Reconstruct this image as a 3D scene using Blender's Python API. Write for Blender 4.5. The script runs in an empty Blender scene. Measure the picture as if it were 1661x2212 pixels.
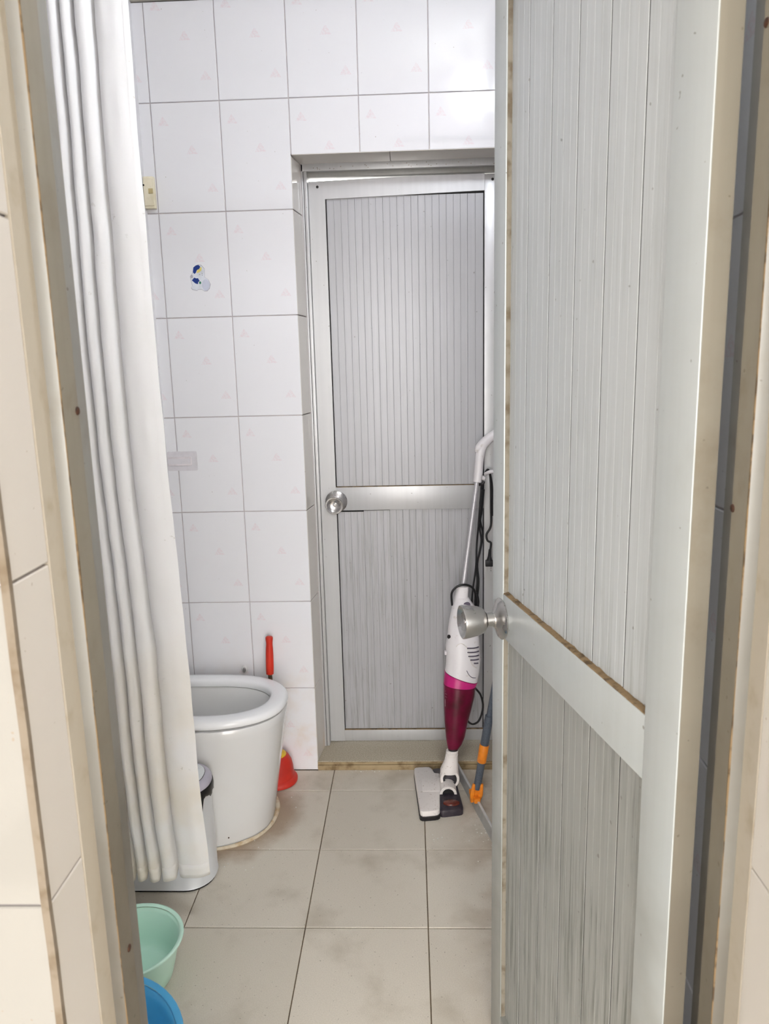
import bpy, bmesh, math, random
from mathutils import Matrix, Vector, noise

random.seed(7)
SC = bpy.context.scene
COL = SC.collection
R = math.radians

# ------------------------------------------------------------------ camera
W, H, F = 1661, 2212, 1619.3
CAM = Vector((0.3332, -2.3177, 1.3442))
PITCH, YAW, ROLL = 0.1942, -0.0377, 0.0245


def camera():
    cp, sp = math.cos(PITCH), math.sin(PITCH)
    f = Vector((math.sin(YAW) * cp, math.cos(YAW) * cp, -sp))
    rt = Vector((math.cos(YAW), -math.sin(YAW), 0))
    dn = f.cross(rt)
    a = math.cos(ROLL) * rt + math.sin(ROLL) * dn
    b = -math.sin(ROLL) * rt + math.cos(ROLL) * dn
    cd = bpy.data.cameras.new('camera')
    cd.sensor_fit = 'HORIZONTAL'
    cd.sensor_width = 36
    cd.lens = F / W * 36
    cd.clip_start = 0.02
    cd.dof.use_dof = True
    cd.dof.focus_distance = 2.1
    cd.dof.aperture_fstop = 16
    o = bpy.data.objects.new('camera', cd)
    m = Matrix((a, -b, -f)).transposed().to_4x4()
    m.translation = CAM
    o.matrix_world = m
    COL.objects.link(o)
    SC.camera = o


camera()

# ------------------------------------------------------------------ world, exposure
WORLD_COL, WORLD_STR = (1.0, 0.975, 0.94), 6.7
BULB_STR = 138.0
BULB_COL = (0.92, 0.98, 1.05)
wd = bpy.data.worlds.new('world')
SC.world = wd
wd.use_nodes = True
bg = wd.node_tree.nodes['Background']
bg.inputs[0].default_value = (*WORLD_COL, 1)
bg.inputs[1].default_value = WORLD_STR
SC.view_settings.view_transform = 'Standard'
SC.view_settings.look = 'None'
SC.view_settings.exposure = 0.5
SC.view_settings.gamma = 1.0
SC.view_settings.use_curve_mapping = False


# ------------------------------------------------------------------ materials
def lin(c):
    return tuple(((v / 255) / 12.92 if v / 255 <= .04045 else ((v / 255 + .055) / 1.055) ** 2.4) for v in c)


class NT:
    """small helper around a node tree"""

    def __init__(s, name):
        s.m = bpy.data.materials.new(name)
        s.m.use_nodes = True
        s.t = s.m.node_tree
        s.b = s.t.nodes['Principled BSDF']
        s.out = s.t.nodes['Material Output']

    def n(s, kind, **kw):
        nd = s.t.nodes.new(kind)
        for k, v in kw.items():
            setattr(nd, k, v)
        return nd

    def put(s, sock, v):
        if hasattr(v, 'links') or hasattr(v, 'is_output'):
            s.t.links.new(v, sock)
        else:
            sock.default_value = v

    def math(s, op, a, b=None, c=None, clamp=False):
        nd = s.n('ShaderNodeMath', operation=op, use_clamp=clamp)
        s.put(nd.inputs[0], a)
        if b is not None:
            s.put(nd.inputs[1], b)
        if c is not None:
            s.put(nd.inputs[2], c)
        return nd.outputs[0]

    def mix(s, fac, a, b):
        nd = s.n('ShaderNodeMix', data_type='RGBA')
        s.put(nd.inputs[0], fac)
        s.put(nd.inputs[6], a if hasattr(a, 'is_output') else (*a[:3], 1))
        s.put(nd.inputs[7], b if hasattr(b, 'is_output') else (*b[:3], 1))
        return nd.outputs[2]

    def noise(s, vec, scale, detail=3, rough=.55):
        nd = s.n('ShaderNodeTexNoise')
        nd.inputs['Scale'].default_value = scale
        nd.inputs['Detail'].default_value = detail
        nd.inputs['Roughness'].default_value = rough
        if vec is not None:
            s.t.links.new(vec, nd.inputs['Vector'])
        return nd.outputs['Fac']

    def ramp(s, fac, lo, hi):
        nd = s.n('ShaderNodeMapRange', interpolation_type='SMOOTHSTEP')
        s.put(nd.inputs[0], fac)
        nd.inputs[1].default_value = lo
        nd.inputs[2].default_value = hi
        return nd.outputs[0]

    def coord(s, which='Object'):
        return s.n('ShaderNodeTexCoord').outputs[which]

    def pos(s):
        return s.n('ShaderNodeNewGeometry').outputs['Position']

    def scaled(s, vec, sc):
        nd = s.n('ShaderNodeVectorMath', operation='MULTIPLY')
        s.t.links.new(vec, nd.inputs[0])
        nd.inputs[1].default_value = sc
        return nd.outputs[0]

    def sep(s, vec):
        nd = s.n('ShaderNodeSeparateXYZ')
        s.t.links.new(vec, nd.inputs[0])
        return nd.outputs

    def bump(s, h, strength, dist=.001):
        nd = s.n('ShaderNodeBump')
        nd.inputs['Strength'].default_value = strength
        nd.inputs['Distance'].default_value = dist
        s.t.links.new(h, nd.inputs['Height'])
        s.t.links.new(nd.outputs[0], s.b.inputs['Normal'])

    def base(s, col, rough=.5, metal=0., spec=.5, coat=0.):
        s.put(s.b.inputs['Base Color'], col if hasattr(col, 'is_output') else (*col[:3], 1))
        s.put(s.b.inputs['Roughness'], rough)
        s.b.inputs['Metallic'].default_value = metal
        s.b.inputs['Specular IOR Level'].default_value = spec
        s.b.inputs['Coat Weight'].default_value = coat
        return s.m


def plain(name, c, rough=.5, metal=0., c2=None, scale=30., lo=.45, hi=.7, bump=0., coat=0., spec=.5):
    """a colour broken by noise wear, on world positions"""
    t = NT(name)
    p = t.pos()
    nz = t.noise(p, scale)
    col = t.mix(t.ramp(nz, lo, hi), lin(c), lin(c2 if c2 else tuple(max(0, v * .93) for v in c)))
    if bump:
        t.bump(t.noise(p, scale * 6, 2), bump)
    return t.base(col, rough, metal, spec, coat)


def tile_material(name, c, motif=True, warm=False):
    t = NT(name)
    p = t.coord('Object')
    x, y, z = t.sep(p)
    rnd = t.n('ShaderNodeObjectInfo').outputs['Random']
    base = t.mix(t.math('MULTIPLY', rnd, .5), lin(c), lin(tuple(v * .985 for v in c)))
    w = t.pos()
    if motif:
        mask = None
        for mx, mz in ((.034, .249), (.113, .171), (.166, .066)):
            dx = t.math('ABSOLUTE', t.math('SUBTRACT', x, mx))
            dz = t.math('SUBTRACT', z, mz - .011)
            up = t.math('MULTIPLY', t.math('GREATER_THAN', dz, 0.), t.math('LESS_THAN', dz, .024))
            side = t.math('LESS_THAN', dx, t.math('MULTIPLY_ADD', dz, -.62, .0165))
            m = t.math('MULTIPLY', up, side)
            mask = m if mask is None else t.math('MAXIMUM', mask, m)
        br = t.ramp(t.noise(p, 170., 1), .42, .62)
        mask = t.math('MULTIPLY', mask, t.math('MULTIPLY_ADD', br, .55, .25))
        base = t.mix(t.math('MULTIPLY', mask, .42), base, lin((232, 200, 208)))
    # rusty water stains that climb a few tiles from the floor, broken by noise
    wz = t.sep(w)[2]
    st = t.math('MULTIPLY', t.ramp(t.noise(w, 7., 4), .42, .72), t.ramp(wz, .55, .0))
    base = t.mix(t.math('MULTIPLY', st, .55), base, lin((222, 190, 150)))
    sp = t.ramp(t.noise(w, 120., 1), .77, .80)
    base = t.mix(t.math('MULTIPLY', sp, .5), base, lin((150, 130, 110)))
    return t.base(base, .07, 0., .5, 0.)


def floor_material():
    t = NT('floor_tile')
    w = t.pos()
    rnd = t.n('ShaderNodeObjectInfo').outputs['Random']
    a = t.mix(t.noise(w, 420., 2), lin((198, 190, 177)), lin((236, 229, 216)))
    a = t.mix(t.math('MULTIPLY', rnd, .25), a, lin((176, 169, 154)))
    a = t.mix(t.math('MULTIPLY', t.ramp(t.noise(w, 5.5, 4), .5, .78), .45), a, lin((150, 138, 116)))
    x, y, z = t.sep(w)
    # brown limescale ring that has crept out around the toilet foot
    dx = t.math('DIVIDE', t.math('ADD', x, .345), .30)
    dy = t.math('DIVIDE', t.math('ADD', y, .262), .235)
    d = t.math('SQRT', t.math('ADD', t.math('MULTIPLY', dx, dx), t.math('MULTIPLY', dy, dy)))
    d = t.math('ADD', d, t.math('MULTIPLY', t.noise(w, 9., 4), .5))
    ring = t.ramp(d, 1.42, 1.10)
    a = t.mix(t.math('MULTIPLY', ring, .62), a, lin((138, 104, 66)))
    # worn dirt in the corner by the squeegee
    c1 = t.math('MULTIPLY', t.ramp(x, .38, .62), t.ramp(t.noise(w, 8., 4), .40, .62))
    a = t.mix(t.math('MULTIPLY', c1, .55), a, lin((140, 112, 76)))
    sp = t.ramp(t.noise(w, 160., 1), .72, .76)
    a = t.mix(t.math('MULTIPLY', sp, .5), a, lin((110, 100, 86)))
    t.bump(t.noise(w, 500., 2), .25, .0006)
    return t.base(a, .62, 0., .4)


def alu(name, c, c2, rough=.42, metal=.55, dirt=None, streak=True, low=((98, 90, 78), .6, 1.9, .95)):
    t = NT(name)
    w = t.pos()
    v = t.scaled(w, (90., 90., 1.2)) if streak else w
    a = t.mix(t.noise(v, 1. if streak else 25., 3), lin(c), lin(c2))
    if dirt:
        a = t.mix(t.math('MULTIPLY', t.ramp(t.noise(w, 11., 5, .65), .5, .8), .5), a, lin(dirt))
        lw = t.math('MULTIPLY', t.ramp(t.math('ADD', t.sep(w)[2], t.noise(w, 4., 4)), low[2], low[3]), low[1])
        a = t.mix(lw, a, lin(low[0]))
    sp = t.ramp(t.noise(w, 95., 1), .76, .79)
    a = t.mix(t.math('MULTIPLY', sp, .6), a, lin((95, 85, 72)))
    r = t.math('MULTIPLY_ADD', t.noise(w, 30., 3), .2, rough - .1)
    return t.base(a, r, metal, .5)


def panel_material(name, c, c2, stain, amount):
    t = NT(name)
    w = t.pos()
    v = t.scaled(w, (70., 70., .9))
    a = t.mix(t.noise(v, 1., 3), lin(c), lin(c2))
    v2 = t.scaled(w, (150., 150., 5.))
    z = t.sep(w)[2]
    s = t.math('MULTIPLY', t.ramp(t.noise(v2, 1., 4, .7), .44, .66), t.ramp(t.noise(w, 3.5, 3), .30, .56))
    s = t.math('MULTIPLY', s, t.math('MULTIPLY_ADD', t.ramp(z, 1.15, .55), .85, .15))
    a = t.mix(t.math('MULTIPLY', s, amount), a, lin(stain))
    sp = t.ramp(t.noise(w, 75., 1), .77, .80)
    a = t.mix(t.math('MULTIPLY', sp, .6), a, lin((110, 105, 98)))
    return t.base(a, .38, .12, .5)


def cloth_material():
    t = NT('curtain_cloth')
    w = t.pos()
    a = t.mix(t.ramp(t.noise(w, 6., 4), .45, .75), lin((252, 252, 253)), lin((248, 248, 247)))
    z = t.sep(w)[2]
    yl = t.math('MULTIPLY', t.ramp(t.noise(w, 5., 3), .25, .65), t.ramp(z, .95, .15))
    a = t.mix(t.math('MULTIPLY', yl, .6), a, lin((238, 224, 196)))
    mould = t.math('MULTIPLY', t.ramp(t.noise(w, 60., 3), .66, .74), t.ramp(t.noise(w, 4., 2), .5, .65))
    a = t.mix(t.math('MULTIPLY', mould, .45), a, lin((170, 165, 148)))
    t.bump(t.noise(w, 45., 3), .12, .003)
    m = t.base(a, .75, 0., .2)
    tr = t.n('ShaderNodeBsdfTranslucent')
    t.t.links.new(a, tr.inputs[0])
    mx = t.n('ShaderNodeMixShader')
    mx.inputs[0].default_value = .15
    t.t.links.new(t.b.outputs[0], mx.inputs[1])
    t.t.links.new(tr.outputs[0], mx.inputs[2])
    t.t.links.new(mx.outputs[0], t.out.inputs[0])
    return m


def emit_material(name, c, s):
    t = NT(name)
    t.b.inputs['Base Color'].default_value = (*c, 1)
    t.b.inputs['Emission Color'].default_value = (*c, 1)
    t.b.inputs['Emission Strength'].default_value = s
    return t.m


def clear_material(name, c, rough=.15, trans=.6):
    m = plain(name, c, rough)
    b = m.node_tree.nodes['Principled BSDF']
    b.inputs['Transmission Weight'].default_value = trans
    b.inputs['IOR'].default_value = 1.4
    return m


M = {}
M['tile'] = tile_material('wall_tile', (238, 238, 242))
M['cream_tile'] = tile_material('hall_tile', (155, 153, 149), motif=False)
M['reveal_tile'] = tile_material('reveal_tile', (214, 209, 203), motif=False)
M['grout'] = plain('grout', (198, 189, 192), .85, scale=40, c2=(208, 199, 196))
M['floor_grout'] = plain('floor_grout', (104, 88, 66), .9, scale=30, c2=(78, 64, 46))
M['floor'] = floor_material()
M['plaster'] = plain('plaster', (226, 222, 214), .8, scale=12, c2=(210, 205, 196))
M['cornice'] = plain('cornice', (196, 190, 180), .7, scale=12)
M['alu'] = alu('aluminium_pale', (198, 198, 199), (186, 186, 187), .36, .3)
M['alu_dirty'] = alu('aluminium_grimy', (158, 157, 153), (147, 146, 142), .45, .3, dirt=(132, 124, 110))
M['alu_edge'] = alu('aluminium_tan', (150, 144, 131), (140, 134, 122), .5, .25, dirt=(120, 108, 90))
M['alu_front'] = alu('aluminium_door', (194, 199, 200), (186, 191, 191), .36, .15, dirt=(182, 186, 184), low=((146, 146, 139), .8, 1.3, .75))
M['panel_front'] = panel_material('door_panel_pale', (200, 204, 206), (190, 194, 196), (112, 118, 108), .9)
M['panel_low'] = panel_material('door_panel_grimy_shaded', (170, 171, 168), (151, 152, 148), (88, 93, 84), .8)  # grime, plus a base darkened for the dim light near the floor
M['panel_back'] = panel_material('door_panel_grey', (182, 182, 186), (168, 168, 171), (126, 124, 116), .5)
M['gasket'] = plain('black_gasket', (34, 31, 34), .7)
M['dust'] = plain('brown_dust', (136, 114, 84), .95, scale=70, c2=(84, 68, 48), bump=.5)
M['putty'] = plain('putty', (136, 129, 116), .8, scale=40, c2=(104, 92, 74))
M['caulk'] = plain('caulk', (182, 174, 160), .7, scale=30, lo=.5, hi=.85, c2=(166, 154, 134))
M['bead'] = plain('aged_sealant', (218, 206, 184), .7, scale=30, c2=(192, 166, 128))
M['corner'] = plain('corner_grout', (132, 121, 107), .85, scale=30, c2=(112, 98, 80))
M['screw'] = plain('dark_screw', (30, 26, 24), .5, .3)
M['rust'] = plain('rusty_screw', (74, 44, 28), .8, scale=200, c2=(40, 26, 20))
M['steel'] = alu('brushed_steel', (196, 194, 192), (176, 174, 172), .28, .95, streak=False)
M['chrome'] = plain('chrome_tube', (206, 204, 208), .42, .5, scale=200)
M['porcelain'] = plain('porcelain', (226, 226, 226), .1, scale=3, c2=(222, 221, 219), coat=.3)
M['bowl_in'] = plain('porcelain_stained', (238, 237, 232), .08, scale=14, c2=(228, 224, 212))
M['seat'] = plain('seat_plastic', (247, 248, 250), .18, scale=4, c2=(245, 246, 248))
M['cloth'] = cloth_material()
M['red'] = plain('red_plastic', (214, 52, 30), .4, scale=12, c2=(200, 44, 26))
M['red_rubber'] = plain('red_rubber', (204, 46, 30), .5, scale=14, c2=(188, 40, 28))
M['yellow'] = plain('yellow_plastic', (236, 196, 40), .45)
M['brown_rod'] = plain('metal_rod', (120, 100, 82), .45, .5, scale=90, c2=(90, 76, 62))
M['mint'] = plain('mint_plastic', (206, 246, 230), .35, scale=6, c2=(210, 247, 233), bump=.05)
M['blue'] = plain('blue_plastic', (84, 178, 232), .3, scale=6, c2=(76, 172, 228))
M['bin'] = plain('bin_silver', (226, 229, 233), .3, .1, scale=5, c2=(218, 222, 228))
M['bin_lid'] = plain('bin_lid_grey', (196, 192, 206), .35, .1, scale=9)
M['bin_disc'] = plain('bin_lid_white', (234, 238, 240), .3, scale=40, c2=(222, 226, 230))
M['bag'] = plain('black_bag', (8, 8, 9), .35, scale=40, c2=(14, 14, 15), bump=.4)
M['white_plastic'] = plain('white_plastic', (232, 228, 230), .32, scale=60, lo=.62, hi=.8, c2=(206, 198, 192))
M['dusty_white'] = plain('dusty_white_plastic', (230, 224, 220), .45, scale=140, lo=.6, hi=.74, c2=(176, 160, 146))
M['magenta'] = plain('magenta_plastic', (198, 34, 122), .3, scale=20, c2=(186, 30, 112))
M['cup'] = plain('dark_magenta_cup', (112, 8, 52), .28, scale=16, lo=.35, hi=.7, c2=(74, 8, 26), spec=.35)
M['black'] = plain('black_plastic', (20, 17, 20), .4, scale=80, c2=(34, 30, 32))
M['charcoal'] = plain('charcoal_plastic', (44, 38, 48), .45, scale=60, c2=(60, 52, 58))
M['copper'] = plain('brown_window', (110, 48, 36), .25, scale=60, c2=(70, 34, 30))
M['slot'] = plain('vent_slot', (92, 84, 100), .7)
M['print'] = plain('white_print', (230, 214, 216), .5)
M['cable'] = plain('black_cable', (17, 17, 20), .45)
M['orange'] = plain('orange_plastic', (238, 140, 34), .4, scale=40, c2=(214, 118, 26))
M['grey_handle'] = plain('grey_tube', (84, 92, 104), .45, .1, scale=200, c2=(70, 78, 90))
M['blade'] = clear_material('squeegee_blade', (184, 184, 182), .3, .35)
M['blade_edge'] = plain('squeegee_rail', (206, 206, 204), .4)
M['cream_plastic'] = plain('cream_plastic', (238, 230, 206), .35, scale=30, c2=(226, 216, 188))
M['tan'] = plain('tan_rocker', (196, 178, 132), .4)
M['film'] = plain('clear_hook_film', (222, 219, 224), .12, scale=40, c2=(215, 212, 217))
M['film2'] = plain('clear_hook_bar', (230, 224, 228), .15)
M['st_white'] = plain('sticker_white', (222, 226, 234), .4)
M['st_grey'] = plain('sticker_edge', (178, 176, 186), .4)
M['st_blue'] = plain('sticker_blue', (14, 50, 128), .4)
M['st_yellow'] = plain('sticker_yellow', (232, 218, 128), .4)
M['st_green'] = plain('sticker_green', (54, 130, 100), .4)
M['st_ball'] = plain('sticker_ball', (204, 208, 224), .4)
M['sill'] = plain('sill_stone', (186, 178, 160), .55, scale=260, c2=(166, 156, 136), lo=.4, hi=.6)
M['sill_edge'] = plain('sill_edge', (166, 146, 112), .6, scale=30, c2=(122, 100, 68))
M['crumb'] = plain('plaster_crumb', (236, 234, 228), .8)
M['bulb'] = emit_material('lamp_bulb', BULB_COL, BULB_STR)


# ------------------------------------------------------------------ mesh helpers
class MB:
    def __init__(s):
        s.v, s.f = [], []

    def add(s, vs, fs):
        k = len(s.v)
        s.v += [tuple(v) for v in vs]
        s.f += [tuple(i + k for i in f) for f in fs]
        return s

    def box(s, x0, x1, y0, y1, z0, z1, bev=0.):
        if bev <= 0:
            vs = [(x, y, z) for x in (x0, x1) for y in (y0, y1) for z in (z0, z1)]
            return s.add(vs, [(0, 1, 3, 2), (4, 6, 7, 5), (0, 4, 5, 1), (2, 3, 7, 6), (0, 2, 6, 4), (1, 5, 7, 3)])
        bm = bmesh.new()
        bmesh.ops.create_cube(bm, size=1)
        for v in bm.verts:
            v.co = Vector((x0 + (v.co.x + .5) * (x1 - x0), y0 + (v.co.y + .5) * (y1 - y0), z0 + (v.co.z + .5) * (z1 - z0)))
        bmesh.ops.bevel(bm, geom=bm.edges[:], offset=bev, segments=2, profile=.6, affect='EDGES')
        bm.verts.index_update()
        s.add([v.co[:] for v in bm.verts], [[v.index for v in f.verts] for f in bm.faces])
        bm.free()
        return s

    def rings(s, rings, cap0=True, cap1=True, closed=False):
        n = len(rings[0])
        k = len(s.v)
        for r in rings:
            s.v += [tuple(p) for p in r]
        m = len(rings)
        for i in range(m if closed else m - 1):
            a, b = k + i * n, k + ((i + 1) % m) * n
            for j in range(n):
                j2 = (j + 1) % n
                s.f.append((a + j, a + j2, b + j2, b + j))
        if not closed:
            if cap0:
                s.f.append(tuple(k + j for j in reversed(range(n))))
            if cap1:
                s.f.append(tuple(k + (m - 1) * n + j for j in range(n)))
        return s

    def lathe(s, prof, n=28, o=(0, 0, 0), axis=(0, 0, 1), cap0=True, cap1=True):
        ax = Vector(axis).normalized()
        u = ax.orthogonal().normalized()
        w = ax.cross(u)
        o = Vector(o)
        rs = []
        for r, h in prof:
            r = max(r, 1e-5)
            rs.append([o + ax * h + (u * math.cos(2 * math.pi * j / n) + w * math.sin(2 * math.pi * j / n)) * r for j in range(n)])
        return s.rings(rs, cap0, cap1)

    def tube(s, pts, r, n=10, smooth=True, steps=6):
        pts = [Vector(p) for p in pts]
        if smooth and len(pts) > 2:
            pts = spline(pts, steps)
        rr = r if isinstance(r, (list, tuple)) else None
        t0 = (pts[1] - pts[0]).normalized()
        u = t0.orthogonal().normalized()
        rs = []
        for i, p in enumerate(pts):
            t = (pts[min(i + 1, len(pts) - 1)] - pts[max(i - 1, 0)]).normalized()
            u = (u - t * u.dot(t)).normalized()
            w = t.cross(u)
            if rr:
                q = i / (len(pts) - 1) * (len(rr) - 1)
                k = min(int(q), len(rr) - 2)
                ra = rr[k] + (rr[k + 1] - rr[k]) * (q - k)
            else:
                ra = r
            rs.append([p + (u * math.cos(2 * math.pi * j / n) + w * math.sin(2 * math.pi * j / n)) * ra for j in range(n)])
        return s.rings(rs)

    def prism(s, outline, h0, h1, plane='xy', bev=0.):
        """outline (a,b) extruded between h0 and h1; bev rounds the h1 side"""
        def P(a, b, h):
            return {'xy': (a, b, h), 'xz': (a, h, b), 'yz': (h, a, b)}[plane]
        cx = sum(p[0] for p in outline) / len(outline)
        cy = sum(p[1] for p in outline) / len(outline)

        def ins(d):
            out = []
            for a, b in outline:
                L = math.hypot(a - cx, b - cy) or 1
                out.append((a - (a - cx) / L * d, b - (b - cy) / L * d))
            return out
        sg = 1 if h1 > h0 else -1
        rs = [[P(a, b, h0) for a, b in outline]]
        if bev:
            rs += [[P(a, b, h1 - sg * bev) for a, b in outline], [P(a, b, h1 - sg * bev * .3) for a, b in ins(bev * .3)], [P(a, b, h1) for a, b in ins(bev)]]
        else:
            rs += [[P(a, b, h1) for a, b in outline]]
        return s.rings(rs)

    def mesh(s, name, mat, o=(0, 0, 0), smooth=35):
        me = bpy.data.meshes.new(name)
        o = Vector(o)
        me.from_pydata([Vector(v) - o for v in s.v], [], s.f)
        bm = bmesh.new()
        bm.from_mesh(me)
        bmesh.ops.recalc_face_normals(bm, faces=bm.faces)
        bm.to_mesh(me)
        bm.free()
        me.materials.append(mat)
        if smooth:
            me.shade_smooth()
            me.set_sharp_from_angle(angle=R(smooth))
        me.update()
        return me

    def build(s, name, mat, parent=None, o=None, smooth=35):
        """vertices are in world space unless the parent is rotated; o is the object's origin"""
        if o is None:
            o = ORIG.get(parent.name, (0, 0, 0)) if parent else (0, 0, 0)
        ob = bpy.data.objects.new(name, s.mesh(name, mat, o, smooth))
        COL.objects.link(ob)
        if parent:
            ob.parent = parent
            ob.location = Vector(o) - Vector(ORIG.get(parent.name, (0, 0, 0)))
            ORIG[ob.name] = tuple(o)
        else:
            ob.location = o
            ORIG[ob.name] = tuple(o)
        return ob


ORIG = {}


def spline(pts, steps):
    out = []
    n = len(pts)
    for i in range(n - 1):
        p0, p1, p2, p3 = pts[max(i - 1, 0)], pts[i], pts[i + 1], pts[min(i + 2, n - 1)]
        for k in range(steps):
            t = k / steps
            out.append(.5 * ((2 * p1) + (p2 - p0) * t + (2 * p0 - 5 * p1 + 4 * p2 - p3) * t * t + (3 * p1 - p0 - 3 * p2 + p3) * t ** 3))
    out.append(pts[-1])
    return out


def thing(name, label, cat, loc, group=None, kind=None):
    o = bpy.data.objects.new(name, None)
    o.empty_display_size = .05
    COL.objects.link(o)
    o.location = loc
    ORIG[o.name] = tuple(loc)
    return tag(o, label, cat, group, kind)


def tag(o, label, cat=None, group=None, kind=None):
    o['label'] = label
    if cat:
        o['category'] = cat
    if group:
        o['group'] = group
    if kind:
        o['kind'] = kind
    return o


def oval(cx, cy, rx, ry, n=24, p=2.):
    out = []
    for j in range(n):
        a = 2 * math.pi * j / n
        c, s = math.cos(a), math.sin(a)
        out.append((cx + rx * math.copysign(abs(c) ** (2 / p), c), cy + ry * math.copysign(abs(s) ** (2 / p), s)))
    return out


def rounded(poly, r, seg=3):
    out = []
    n = len(poly)
    for i in range(n):
        p = Vector(poly[i])
        a = Vector(poly[i - 1]) - p
        b = Vector(poly[(i + 1) % n]) - p
        d = min(r, a.length * .45, b.length * .45)
        p0, p1 = p + a.normalized() * d, p + b.normalized() * d
        for k in range(seg + 1):
            t = k / seg
            out.append(tuple((1 - t) ** 2 * p0 + 2 * t * (1 - t) * p + t * t * p1))
    return out


# ---- tiles: one mesh per cut size and material, shared by every copy
_TM = {}
JOINT = .0024


def tile_mesh(u0, u1, v0, v1, mat, t=.006, flat=False):
    key = (round(u0, 4), round(u1, 4), round(v0, 4), round(v1, 4), mat.name, flat)
    if key in _TM:
        return _TM[key]
    j, c = JOINT / 2, .0012
    a0, a1, b0, b1 = u0 + j, u1 - j, v0 + j, v1 - j
    ring0 = [(a0, b0, t), (a1, b0, t), (a1, b1, t), (a0, b1, t)]
    ring1 = [(a0, b0, c), (a1, b0, c), (a1, b1, c), (a0, b1, c)]
    ring2 = [(a0 + c, b0 + c, 0), (a1 - c, b0 + c, 0), (a1 - c, b1 - c, 0), (a0 + c, b1 - c, 0)]
    mb = MB()
    if flat:
        mb.rings([[(x, y, -d) for x, y, d in r] for r in (ring0, ring1, ring2)], False, True)
    else:
        mb.rings([[(x, d, y) for x, y, d in r] for r in (ring0, ring1, ring2)], False, True)
    _TM[key] = mb.mesh('tile', mat, smooth=0)
    return _TM[key]


def tile(parent, me, loc, rz=0.):
    ob = bpy.data.objects.new('tile', me)
    COL.objects.link(ob)
    ob.parent = parent
    ob.location = Vector(loc) - Vector(ORIG[parent.name])
    ob.rotation_euler.z = rz
    return ob


def cells(lo, hi, start, step):
    """grid cells (origin, cut0, cut1) between lo and hi on a grid through start"""
    k = math.floor((lo - start) / step + 1e-6)
    out = []
    while start + k * step < hi - 1e-6:
        g = start + k * step
        a, b = max(lo, g), min(hi, g + step)
        if b - a > .006:
            out.append((g, a - g, b - g))
        k += 1
    return out


# ------------------------------------------------------------------ the room
Z0 = .2972          # first wall joint above the floor
XL, XR = -.82, .665  # side walls
YF0, YF1 = -1.735, -1.557  # front wall, hall face and bathroom face
CEIL, TILE_TOP = 2.68, 2.359
DOOR_TOP = 1.9455
FX, FY = .0548, -.1261

# floor
fl = tag(MB().box(-5., 5.6, -8., .30, -.06, -.0025).build('floor', M['floor_grout'], o=(0, -.7, 0)),  # unseen outer slab extended to cut world light from below
         'greyish beige square floor tiles with dark joints and brown dirt', 'floor', kind='structure')
for gx, a0, a1 in cells(XL, XR, FX, .3):
    for gy, b0, b1 in cells(YF1, 0., FY, .3):
        tile(fl, tile_mesh(a0, a1, b0, b1, M['floor'], flat=True), (gx, gy, 0))
for gx, a0, a1 in cells(-.9, 1.5, FX, .3):
    for gy, b0, b1 in cells(-2.9, YF0, FY, .3):
        tile(fl, tile_mesh(a0, a1, b0, b1, M['floor'], flat=True), (gx, gy, 0))

# back wall with the door opening
T = .004
wb = MB().box(XL, -.003, T, .165, 0, CEIL).box(-.003, XR, T, .165, DOOR_TOP + T, CEIL).box(-.004, .0135, .1045, .175, 0, DOOR_TOP + .01)
wb = tag(wb.build('wall_back', M['grout'], o=(-.4, .1, 0)), 'glossy white tiled wall with faint pink fan motifs around the grey door', 'wall', kind='structure')
rows = [(-.0028, .0028, .3)] if False else cells(0, TILE_TOP, Z0 - .3, .3)
for gx, a0, a1 in cells(XL, XR, 0., .2):
    for gz, b0, b1 in rows:
        if gx + a0 >= -.001:
            if gz + b1 <= DOOR_TOP + .006:
                continue
            b0 = max(b0, DOOR_TOP - gz)
        tile(wb, tile_mesh(a0, a1, b0, b1, M['tile']), (gx, 0, gz))
# splayed reveal of the opening: tiles on the side, soffit slabs above
rv = math.atan2(.013, .104)
me = {}
for gz, b0, b1 in cells(.031, DOOR_TOP, Z0 - .3, .3):
    tile(wb, tile_mesh(0, .104, b0, b1, M['reveal_tile']), (0.0, 0.0, gz), R(90) - rv)
for x0, x1 in ((.001, .285), (.287, .655)):
    MB().box(x0, x1, .001, .104, DOOR_TOP, DOOR_TOP + .004).build('soffit_tile', M['reveal_tile'], wb, smooth=0)

# pilaster in the far corner, side walls
pl = tag(MB().box(XL, -.433, -.05, T, 0, CEIL).build('wall_pilaster', M['tile'], o=(-.6, -.02, 0), smooth=0), 'narrow white boxed pillar in the corner behind the curtain', 'wall', kind='structure')
wl = tag(MB().box(XL - .1, XL - T, YF1, .16, 0, CEIL).build('wall_left', M['grout'], o=(XL, -.8, 0)), 'white tiled side wall behind the shower curtain', 'wall', kind='structure')
wr = tag(MB().box(XR + T, XR + .1, YF1, .16, 0, CEIL).build('wall_right', M['grout'], o=(XR, -.8, 0)), 'white tiled side wall seen through the hinge gap of the open door', 'wall', kind='structure')
for gy, a0, a1 in cells(YF1, -.05, 0., .2):
    for gz, b0, b1 in rows:
        tile(wl, tile_mesh(a0, a1, b0, b1, M['tile']), (XL, gy, gz), R(90))
for gy, a0, a1 in cells(YF1, 0., 0., .2):
    for gz, b0, b1 in cells(0, TILE_TOP, .283, .3):
        tile(wr, tile_mesh(.2 - a1, .2 - a0, b0, b1, M['tile']), (XR, gy + .2, gz), R(-90))

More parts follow.
